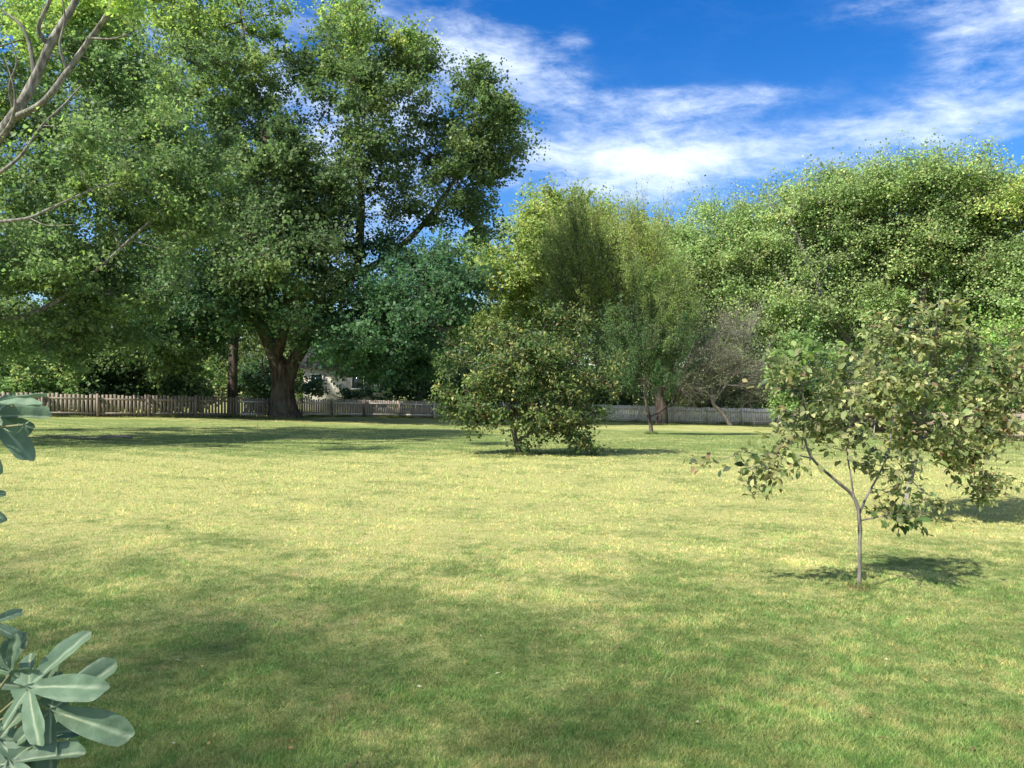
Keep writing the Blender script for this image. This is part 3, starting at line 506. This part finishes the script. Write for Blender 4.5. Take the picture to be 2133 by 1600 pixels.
# two young trees at the right
tree('young_tree', 'thin young tree on a single bare stem with few leaves, nearest on the right', 'tree', 'small trees on the lawn',
  [ST((1790, 1226, 6.42, .032), (1790, 1215, 6.42, .017), (1791, 1150, 6.42, .0135), (1790, 1082, 6.42, .016), (1778, 1035, 6.42, .015), (1740, 1000, 6.42, .012), (1692, 955, 6.42, .011), (1675, 905, 6.42, .010), (1674, 850, 6.42, .009), (1672, 790, 6.42, .006), (1680, 735, 6.42, .003), base=True),
   ST((1788, 1076, 6.42, .010), (1805, 1035, 6.45, .009), (1830, 990, 6.5, .008), (1850, 940, 6.5, .006), (1860, 870, 6.5, .004)), ST((1779, 1038, 6.42, .009), (1772, 990, 6.4, .007), (1765, 940, 6.4, .006), (1772, 880, 6.4, .004), (1770, 800, 6.4, .002)),
   ST((1692, 955, 6.42, .007), (1640, 945, 6.4, .005), (1590, 950, 6.35, .003)), ST((1790, 1085, 6.42, .007), (1825, 1078, 6.4, .005), (1870, 1070, 6.4, .003), (1905, 1075, 6.4, .002))],
  [LB(1600, 955, 6.35, 60, 42, .18, 17), LB(1650, 905, 6.4, 60, 36, .15, 9), LB(1720, 860, 6.4, 50, 40, .2, 9), LB(1475, 962, 6.3, 16, 9, .05, 2), LB(1650, 790, 6.42, 48, 48, .2, 17), LB(1745, 900, 6.42, 62, 42, .22, 24), LB(1760, 800, 6.42, 60, 60, .22, 18), LB(1865, 1075, 6.4, 50, 12, .12, 13, 'fruit'),
   LB(1840, 960, 6.45, 60, 40, .2, 12), LB(1685, 745, 6.42, 30, 28, .15, 6, 'bright'), LB(1650, 870, 6.42, 30, 30, .12, 4), LB(1850, 1020, 6.4, 30, 25, .15, 5), LB(1575, 1005, 6.35, 12, 12, .06, 3)],
  'young', .066, 14, .12, cool=.3, bright=.75, tip_r=.0018, bark=M_LIMB, T=T_NEAR, sides=8, up=.3, twigs=4)
tree('young_tree', 'fuller young tree with dense mottled leaves on a pinkish curved stem, behind the thin one', 'tree', 'small trees on the lawn',
  [ST((1884, 1088, 9.6, .050), (1884, 1070, 9.6, .036), (1892, 1020, 9.6, .034), (1908, 950, 9.6, .032), (1922, 880, 9.6, .029), (1926, 810, 9.6, .022), (1945, 720, 9.6, .014), (1958, 610, 9.6, .004), base=True),
   ST((1915, 920, 9.6, .022), (1975, 880, 9.6, .018), (2050, 860, 9.6, .013), (2120, 850, 9.5, .007)), ST((1920, 890, 9.6, .02), (1870, 830, 9.6, .015), (1830, 760, 9.6, .009), (1825, 690, 9.6, .004)),
   ST((1924, 850, 9.6, .02), (1990, 780, 9.7, .014), (2040, 720, 9.7, .008)), ST((1912, 935, 9.6, .016), (1970, 950, 9.5, .012), (2020, 1000, 9.4, .006), (2060, 1040, 9.4, .003)), ST((1905, 960, 9.6, .014), (1850, 920, 9.6, .010), (1800, 900, 9.6, .006)),
   ST((1898, 1000, 9.6, .008), (1930, 1030, 9.5, .005), (1955, 1025, 9.5, .003))],
  [LB(1962, 650, 9.6, 34, 46, .22, 7), LB(1890, 730, 9.6, 62, 55, .4, 14), LB(1990, 735, 9.6, 65, 50, .4, 14), LB(1835, 815, 9.6, 75, 65, .45, 22), LB(1950, 825, 9.7, 85, 60, .55, 30), LB(2060, 800, 9.6, 75, 62, .5, 26), LB(1990, 905, 9.5, 75, 45, .4, 24),
   LB(2085, 880, 9.5, 55, 40, .35, 13), LB(1880, 905, 9.6, 60, 34, .35, 12), LB(2020, 960, 9.4, 46, 40, .25, 13), LB(2050, 1032, 9.4, 24, 14, .1, 4), LB(1945, 1035, 9.5, 24, 16, .12, 4), LB(1825, 690, 9.6, 22, 32, .15, 4), LB(2115, 745, 9.6, 40, 50, .3, 7), LB(1760, 850, 9.5, 45, 50, .3, 8), LB(1900, 800, 9.4, 50, 50, .3, 10)],
  'young', .074, 48, .20, cool=.3, bright=.85, tip_r=.0028, bark=M_BARKP, T=T_NEAR, sides=8, up=.3, twigs=5)

# far woods closing the view
def far_woods():
    n = 2300; x = R.uniform(-75, 85, n); y = R.uniform(84, 112, n); h = 8 + 8 * sstep(-8, 14, x) + 5 * vnoise(x + 200, y, .09, 5) + 2 * vnoise(x + 200, y, .4, 6)
    z = -1 + h * R.random(n) ** .6; C = np.stack([x, y, z], 1); per = 90; ci = np.repeat(np.arange(n), per)
    c = C[ci] + R.normal(0, 1.25, (n * per, 3)) * np.array([1, 1, .7]); d = R.normal(0, 1, (n * per, 3)); nn_ = R.normal(0, .7, (n * per, 3)) + np.array([0, 0, .8])
    v, f, k = leaf_geo(T_FAR, c, d, nn_, .42 * R.uniform(.6, 1.3, n * per)); cc, pw = palette('rightside'); col = cc[R.choice(len(cc), n * per, p=pw)] * R.uniform(.55, 1.1, (n, 1))[ci]
    me = raw_mesh('distant_woods', v, f, 4, M_LEAF, np.repeat(col, k, 0)); tag(link('distant_woods', me), 'belt of far woodland seen through gaps behind the fence trees', 'woods', kind='stuff')
far_woods()

# ------------------------------------------------------------ fence
def fence():
    way = [(-170, 33.5), (20, 36.0), (240, 38.8), (450, 42.0), (600, 46.2), (700, 49.2), (768, 50.6), (912, 52.2), (1240, 53.2), (1650, 53.4), (1840, 44), (2010, 33), (2200, 24.5)]
    W = np.array([[(px - 1066.5) / F * Yd, Yd] for px, Yd in way]); d = np.r_[0, np.cumsum(np.linalg.norm(np.diff(W, axis=0), axis=1))]
    L = d[-1]; nb = int(round(L / 2.35)); s = np.linspace(0, L, nb + 1)
    at = lambda q: np.array([np.interp(q, d, W[:, 0]), np.interp(q, d, W[:, 1])])
    c_corner = d[9]; root = empty('picket_fence', (*at(0), gz(*at(0))), 'long weathered timber picket fence running along the back of the lawn', 'fence')
    H = 1.08
    def slab(a, b, z0a, z0b, h, th, off, nrm, point=0.0):
        """upright board from a to b (2D)"""
        a = np.r_[a + nrm * off]; b = np.r_[b + nrm * off]; n3 = nrm * th
        q = [(a, z0a), (b, z0b)]; v = []
        for base in (0, 1):
            for (p, z0) in q: v.append([*(p + n3 * base), z0])
        for base in (0, 1):
            for (p, z0) in q: v.append([*(p + n3 * base), z0 + h])
        m_ = (a + b) / 2; 
        v = np.array(v); f = np.array([[0, 1, 5, 4], [3, 2, 6, 7], [1, 3, 7, 5], [2, 0, 4, 6], [4, 5, 7, 6], [0, 2, 3, 1]])
        if point:
            t0 = [*m_, (z0a + z0b) / 2 + h + point]; t1 = [*(m_ + n3), (z0a + z0b) / 2 + h + point]; v = np.vstack([v, t0, t1])
            f = np.vstack([[0, 1, 5, 4], [3, 2, 6, 7], [1, 3, 7, 5], [2, 0, 4, 6], [0, 2, 3, 1], [4, 5, 8, 8], [6, 7, 9, 9], [4, 8, 9, 6], [5, 7, 9, 8]])
        return v, f
    for i in range(nb):
        a, b = at(s[i]), at(s[i + 1]); u = (b - a) / np.linalg.norm(b - a); nrm = np.array([u[1], -u[0]])     # faces the lawn
        if s[i] > c_corner: pass
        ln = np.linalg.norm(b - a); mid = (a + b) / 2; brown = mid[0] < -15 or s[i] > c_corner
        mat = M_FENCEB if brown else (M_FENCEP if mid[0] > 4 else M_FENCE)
        k = 13 if mid[0] < -9 else 15; pitch = ln / k; wd = pitch * (.72 if mid[0] < -9 else .9); bits = []
        for j in range(k):
            c0 = a + u * (pitch * (j + .5) - wd / 2); c1 = c0 + u * wd; zz = float(gz(*c0)) + .05; hh = H + R.normal(0, .022); c1 = c1 + nrm * R.normal(0, .008)
            v, f = slab(c0, c1, zz, zz, hh, .02, -.02 + R.normal(0, .003), nrm); bits.append((v, f.reshape(-1)))
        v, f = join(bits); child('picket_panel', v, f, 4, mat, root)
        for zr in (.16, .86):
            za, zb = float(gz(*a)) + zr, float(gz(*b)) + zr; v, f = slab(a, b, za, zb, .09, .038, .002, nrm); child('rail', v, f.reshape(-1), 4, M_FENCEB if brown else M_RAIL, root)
    for i in range(nb + 1):
        a = at(s[i]); b = at(min(s[i] + .5, L)) if i < nb else a + (at(L) - at(L - .5)); u = (b - a) / np.linalg.norm(b - a); nrm = np.array([u[1], -u[0]])
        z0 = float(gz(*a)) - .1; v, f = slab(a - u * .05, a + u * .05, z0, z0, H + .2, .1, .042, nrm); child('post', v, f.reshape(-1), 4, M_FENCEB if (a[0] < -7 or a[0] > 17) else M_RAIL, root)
fence()

# ------------------------------------------------------------ house beyond the fence
def house():
    x0, x1 = (632 - 1066.5) / F * 63, (775 - 1066.5) / F * 63; y0, y1 = 63.0, 70.0; zb = float(gz(x0, 63)) - .1; zt = CAM_H + 32 / F * 63
    root = empty('house', ((x0 + x1) / 2, y0, zb), 'small cream sided house glimpsed behind the fence to the right of the maple trunk', 'house')
    v, f = box(x0, x1, y0, y1, zb, zt); child('wall', v, f, 4, M_SIDING, root)
    e = .35; xm = (x0 + x1) / 2; v = np.array([[x0 - e, y0 - e, zt], [x1 + e, y0 - e, zt], [x1 + e, y1 + e, zt], [x0 - e, y1 + e, zt], [x0 - e, (y0+y1)/2, zt + 1.9], [x1 + e, (y0+y1)/2, zt + 1.9]])
    v2 = v + np.array([0, 0, .16]); V = np.vstack([v, v2]); f = []
    for o in (0, 6): f += [[0+o, 1+o, 5+o, 4+o], [3+o, 4+o, 5+o, 2+o]]
    f += [[0, 1, 7, 6], [3, 2, 8, 9], [0, 4, 10, 6], [4, 3, 9, 10], [1, 5, 11, 7], [5, 2, 8, 11]]; child('roof', V, np.array(f).reshape(-1), 4, M_SHINGLE, root)
    for wx in (x0 + .55, x1 - 1.7):
        z1 = zt - 1.6; v, f = join([box(wx, wx + 1.1, y0 - .06, y0 - .003, z1 + 1.1, z1 + 1.2), box(wx, wx + 1.1, y0 - .06, y0 - .003, z1 - .1, z1), box(wx, wx + .1, y0 - .06, y0 - .003, z1 + .003, z1 + 1.097), box(wx + 1, wx + 1.1, y0 - .06, y0 - .003, z1 + .003, z1 + 1.097)])
        wf = child('window', v, f, 4, M_TRIM, root); v, f = box(wx + .1, wx + 1.0, y0 - .02, y0 - .004, z1, z1 + 1.1)
        g = bpy.data.objects.new('pane', raw_mesh('pane', v - np.array(root.location), f, 4, M_GLASS)); COL.objects.link(g); g.parent = wf
house()

def soil():
    M = plain('bare_soil', (.16, .09, .055), (.27, .16, .10), 30, .95, (1, 1, 1), .6)
    for px, Y_, rr, lab in ((1790, 6.42, .10, 'small patch of reddish soil at the foot of the thin young tree'), (1884, 9.6, .16, 'patch of reddish soil at the foot of the fuller young tree')):
        p = on_ground(px, Y_); a = np.arange(24) * math.pi / 12; V = [[*p[:2], p[2] + .022]]
        for q, hh in ((.5, .018), (1, .002)): V += [[p[0] + math.cos(t_) * rr * q * (1 + .15 * math.sin(3 * t_)), p[1] + math.sin(t_) * rr * q * (1 + .15 * math.sin(2 * t_ + 1)), 0] for t_ in a]; [v.__setitem__(2, float(gz(v[0], v[1])) + hh) for v in V[-24:]]
        f = []
        for i in range(24): j = (i + 1) % 24; f += [[0, 1 + i, 1 + j, 1 + j]]
        f3 = np.array([[0, 1 + i, 1 + (i + 1) % 24] for i in range(24)] + [[1 + i, 25 + i, 25 + (i + 1) % 24] for i in range(24)] + [[1 + i, 25 + (i + 1) % 24, 1 + (i + 1) % 24] for i in range(24)])
        o = link('soil_patch', raw_mesh('soil_patch', np.array(V), f3.reshape(-1), 3, M)); tag(o, kind='structure')
soil()

# ------------------------------------------------------------ fallen branch
def stick():
    a = on_ground(70, 23.5); root = empty('fallen_branch', a, 'thin bare branch lying on the grass near the left edge', 'branch')
    q = [(70, 23.5, .05), (140, 23, .06), (190, 22.6, .05), (240, 23.1, .08), (275, 23.2, .06)]
    pts = [on_ground(px, Yd) + np.array([0, 0, h]) for px, Yd, h in q]
    v, f = tube(pts, [.010, .018, .024, .035, .05], 8); child('limb', v, f, 4, M_TWIG, root, smooth=True)
    bits = []
    for (a_, b_) in [((130, 23), (150, 22)), ((180, 22.7), (150, 23.6)), ((210, 22.8), (225, 22)), ((110, 23.2), (90, 22.6)), ((240, 23.1), (215, 23.9))]:
        p0 = on_ground(*a_) + np.array([0, 0, .05]); p1 = on_ground(*b_) + np.array([0, 0, .12]); bits.append(tube([p0, (p0 + p1) / 2 + np.array([0, 0, .05]), p1], [.013, .009, .004], 5))
    v, f = join(bits); child('twigs', v, f, 4, M_TWIG, root, smooth=True)
stick()

def litter():
    n = 620; py = 800 + R.uniform(75, 820, n); Yd = F * CAM_H / (py - 800); x = R.uniform(-1150, 1150, n) / F * Yd; Yd[:350] = R.uniform(24, 43, 350); x[:350] = R.normal(-9, 8, 350)
    c = np.stack([x, Yd, gz(x, Yd) + .022], 1); d = R.normal(0, 1, (n, 3)) * np.array([1, 1, .25]); nn_ = R.normal(0, .35, (n, 3)) + np.array([0, 0, 1])
    v, f, k = leaf_geo(T_NEAR, c, d, nn_, np.where(np.arange(n) < 350, .09, .026) * R.uniform(.5, 1.3, n)); cc = np.array([[.42, .34, .14], [.34, .20, .09], [.5, .47, .3], [.22, .14, .08]])[R.integers(0, 4, n)]
    tag(link('fallen_leaves', raw_mesh('fallen_leaves', v, f, 4, M_LEAF, np.repeat(cc, k, 0))), 'scattered dry fallen leaves lying in the grass', 'leaves', kind='stuff')
litter()

# ------------------------------------------------------------ fig bush
m, t, out = mat_new('fig_leaf'); at = t.new('ShaderNodeAttribute', attribute_name='tint'); g = t.new('ShaderNodeNewGeometry')
n = t.noise(g.outputs['Position'], 40, 4); c = t.mix(t.mapr(n, .3, .7, 0, .35), at.outputs['Color'], (.13, .20, .11))
b = t.new('ShaderNodeBsdfPrincipled'); b.inputs['Roughness'].default_value = .52; b.inputs['Specular IOR Level'].default_value = .3; t.l.new(c, b.inputs['Base Color'])
tr = t.new('ShaderNodeBsdfTranslucent'); t.l.new(c, tr.inputs[0]); mx = t.new('ShaderNodeMixShader'); mx.inputs[0].default_value = .18
bp = t.new('ShaderNodeBump'); bp.inputs['Strength'].default_value = .35; bp.inputs['Distance'].default_value = .004; t.l.new(t.noise(g.outputs['Position'], 120, 3), bp.inputs['Height']); t.l.new(bp.outputs[0], b.inputs['Normal'])
t.l.new(b.outputs[0], mx.inputs[1]); t.l.new(tr.outputs[0], mx.inputs[2]); t.l.new(mx.outputs[0], out.inputs[0]); M_FIG = m
M_FIGSTEM = plain('fig_stem', (.20, .20, .08), (.28, .26, .13), 30, .6, (1, 1, 1))
def fig_leaf(base, d, nrm, L, rng, parent):
    """lobed leaf: base = petiole joint, d = direction of the middle lobe"""
    na, nr = 180, 16; th = np.linspace(-math.pi * .93, math.pi * .93, na); lob = [(-2.05, .50), (-1.02, .84), (0, 1.0), (1.02, .84), (2.05, .50)]
    r = np.full(na, .2); axd = np.full(na, 9.0)
    for a0, ln in lob:
        a0 = a0 + rng.normal(0, .05); ln = ln * rng.uniform(.93, 1.07); dl = th - a0
        for cx, A, B in ((.56 * ln, .42 * ln, .125 * (ln + .22)), (.74 * ln, .24 * ln, .145 * (ln + .22))):
            ca, sa = np.cos(dl), np.sin(dl); qa = (ca / A) ** 2 + (sa / B) ** 2; qb = -2 * ca * cx / A ** 2; qc = cx ** 2 / A ** 2 - 1; disc = qb ** 2 - 4 * qa * qc
            r = np.maximum(r, np.where((disc > 0) & (ca > 0), (-qb + np.sqrt(np.maximum(disc, 0))) / (2 * qa), 0))
    k = np.ones(5) / 5; r = np.convolve(np.pad(r, 2, 'edge'), k, 'valid'); r *= 1 + .02 * np.sin(th * 31)
    rho = np.linspace(0, 1, nr) ** .8; RR = r[:, None] * rho[None]; xx = RR * np.cos(th)[:, None]; yy = RR * np.sin(th)[:, None]
    vein = np.full(xx.shape, 9.0)
    for a0, ln in lob:
        al = xx * math.cos(a0) + yy * math.sin(a0); pe = np.abs(-xx * math.sin(a0) + yy * math.cos(a0)); vein = np.minimum(vein, np.where((al > 0) & (al < ln), pe, 9))
    zz = .55 * np.minimum(vein, .14) - .20 * RR ** 2 + .02 * np.sin(xx * 23) * np.cos(yy * 19) * RR + rng.normal(0, .03) * xx + .05 * np.sin(th * 2 + rng.uniform(0, 6))[:, None] * RR
    d = d / np.linalg.norm(d); nrm = nrm - d * np.dot(nrm, d); nrm /= np.linalg.norm(nrm); s = np.cross(nrm, d)
    V = base + L * (xx[..., None] * d + yy[..., None] * s + zz[..., None] * nrm); V = V.reshape(-1, 3)
    i = (np.arange(na - 1)[:, None] * nr + np.arange(nr - 1)[None]).ravel(); f = np.stack([i, i + nr, i + nr + 1, i + 1], 1).reshape(-1)
    g0 = np.array([.145, .225, .135]) * rng.uniform(.85, 1.15); side = .5 + .5 * np.cos(xx * 60 + np.abs(yy) * 45)
    vf = np.clip(1 - vein / (.020), 0, 1)[..., None]; sf = (np.clip(side - .93, 0, 1) * 5)[..., None] * .5
    mot = .5 + .5 * np.sin(xx * 9 + rng.uniform(0, 6)) * np.sin(yy * 8 + rng.uniform(0, 6)) + .25 * np.sin(xx * 31) * np.sin(yy * 27); g0 = g0 * (.82 + .36 * np.clip(mot, 0, 1))[..., None]; col = g0 * (1 - vf) + np.array([.46, .52, .34]) * vf; col = col * (1 - sf) + np.array([.2, .28, .18]) * sf
    me = raw_mesh('leaf', V - np.array(parent.location), f, 4, M_FIG, col.reshape(-1, 3), True); o = bpy.data.objects.new('leaf', me); COL.objects.link(o); o.parent = parent
def fig():
    rng = np.random.default_rng(4); base = np.array([-1.75, 1.9, 0.0]); root = empty('fig_bush', base, 'broad lobed blue-green fig bush poking in at the left edge in the shade', 'bush')
    tubes = []
    main = [base - [0, 0, .05], base + [.05, 0, .5], base + [.1, .02, 1.0], base + [.12, 0, 1.6], base + [.15, 0, 2.0]]; tubes.append(tube(main, [.022, .018, .014, .01, .006], 8)) ; main = np.array(main)
    b2 = [base + [.05, 0, .45], base + [.22, -.02, .68], base + [.38, -.03, .84]]; tubes.append(tube(b2, [.014, .011, .007], 8))
    spec = [  # joint px,py,Y ; aim px,py,Y ; length (m) ; normal
        (25, 1400, 1.85, 22, 1335, 1.80, .125, (-.1, -.9, .3)), (62, 1432, 1.80, 215, 1420, 1.74, .19, (.15, -.8, .6)), (108, 1480, 1.78, 262, 1530, 1.74, .19, (.2, -.85, .5)),
        (-5, 1545, 1.75, 70, 1615, 1.70, .19, (.3, -.5, .8)), (-22, 1300, 1.9, 38, 1325, 1.9, .085, (.3, -.6, .6)), (-30, 1420, 1.9, -60, 1330, 1.9, .18, (-.2, -.6, .7)), (90, 1440, 1.9, 125, 1352, 1.9, .11, (.1, -.8, .5)),
        (-30, 850, 1.8, 95, 822, 1.75, .15, (0, -.35, .95)), (-15, 868, 1.85, 78, 965, 1.8, .155, (.5, -.7, .4)), (-60, 880, 1.85, -10, 975, 1.85, .15, (.2, -.8, .4)), (-60, 1050, 1.9, 6, 1078, 1.9, .09, (.3, -.7, .5)),
        (-120, 760, 1.9, -60, 700, 1.9, .16, (-.2, -.5, .8)), (-140, 1150, 1.9, -60, 1190, 1.9, .16, (.2, -.6, .8)), (20, 1590, 1.7, 70, 1680, 1.6, .18, (.2, -.5, .8)), (135, 1545, 1.95, 148, 1572, 1.95, .035, (0, -.6, .8)), (50, 885, 1.75, 56, 905, 1.75, .028, (0, -.8, .5))]
    allm = np.vstack([smooth_line(main, np.ones(len(main)))[0], smooth_line(b2, np.ones(3))[0]])
    for (a, b_, c, e, f_, g_, L, nr_) in spec:
        p = P(a, b_, c); q = P(e, f_, g_); k = allm[np.argmin(np.linalg.norm(allm - p, axis=1) + .8 * np.maximum(allm[:, 2] - p[2], 0))]
        tubes.append(tube([k, (k + p) / 2 + np.array([0, 0, -.02]), p], [.0045, .0035, .0028], 6)); fig_leaf(p, q - p, np.array(nr_, float), L, rng, root)
    v, f = join(tubes); child('stems', v, f, 4, M_FIGSTEM, root, smooth=True)
fig()
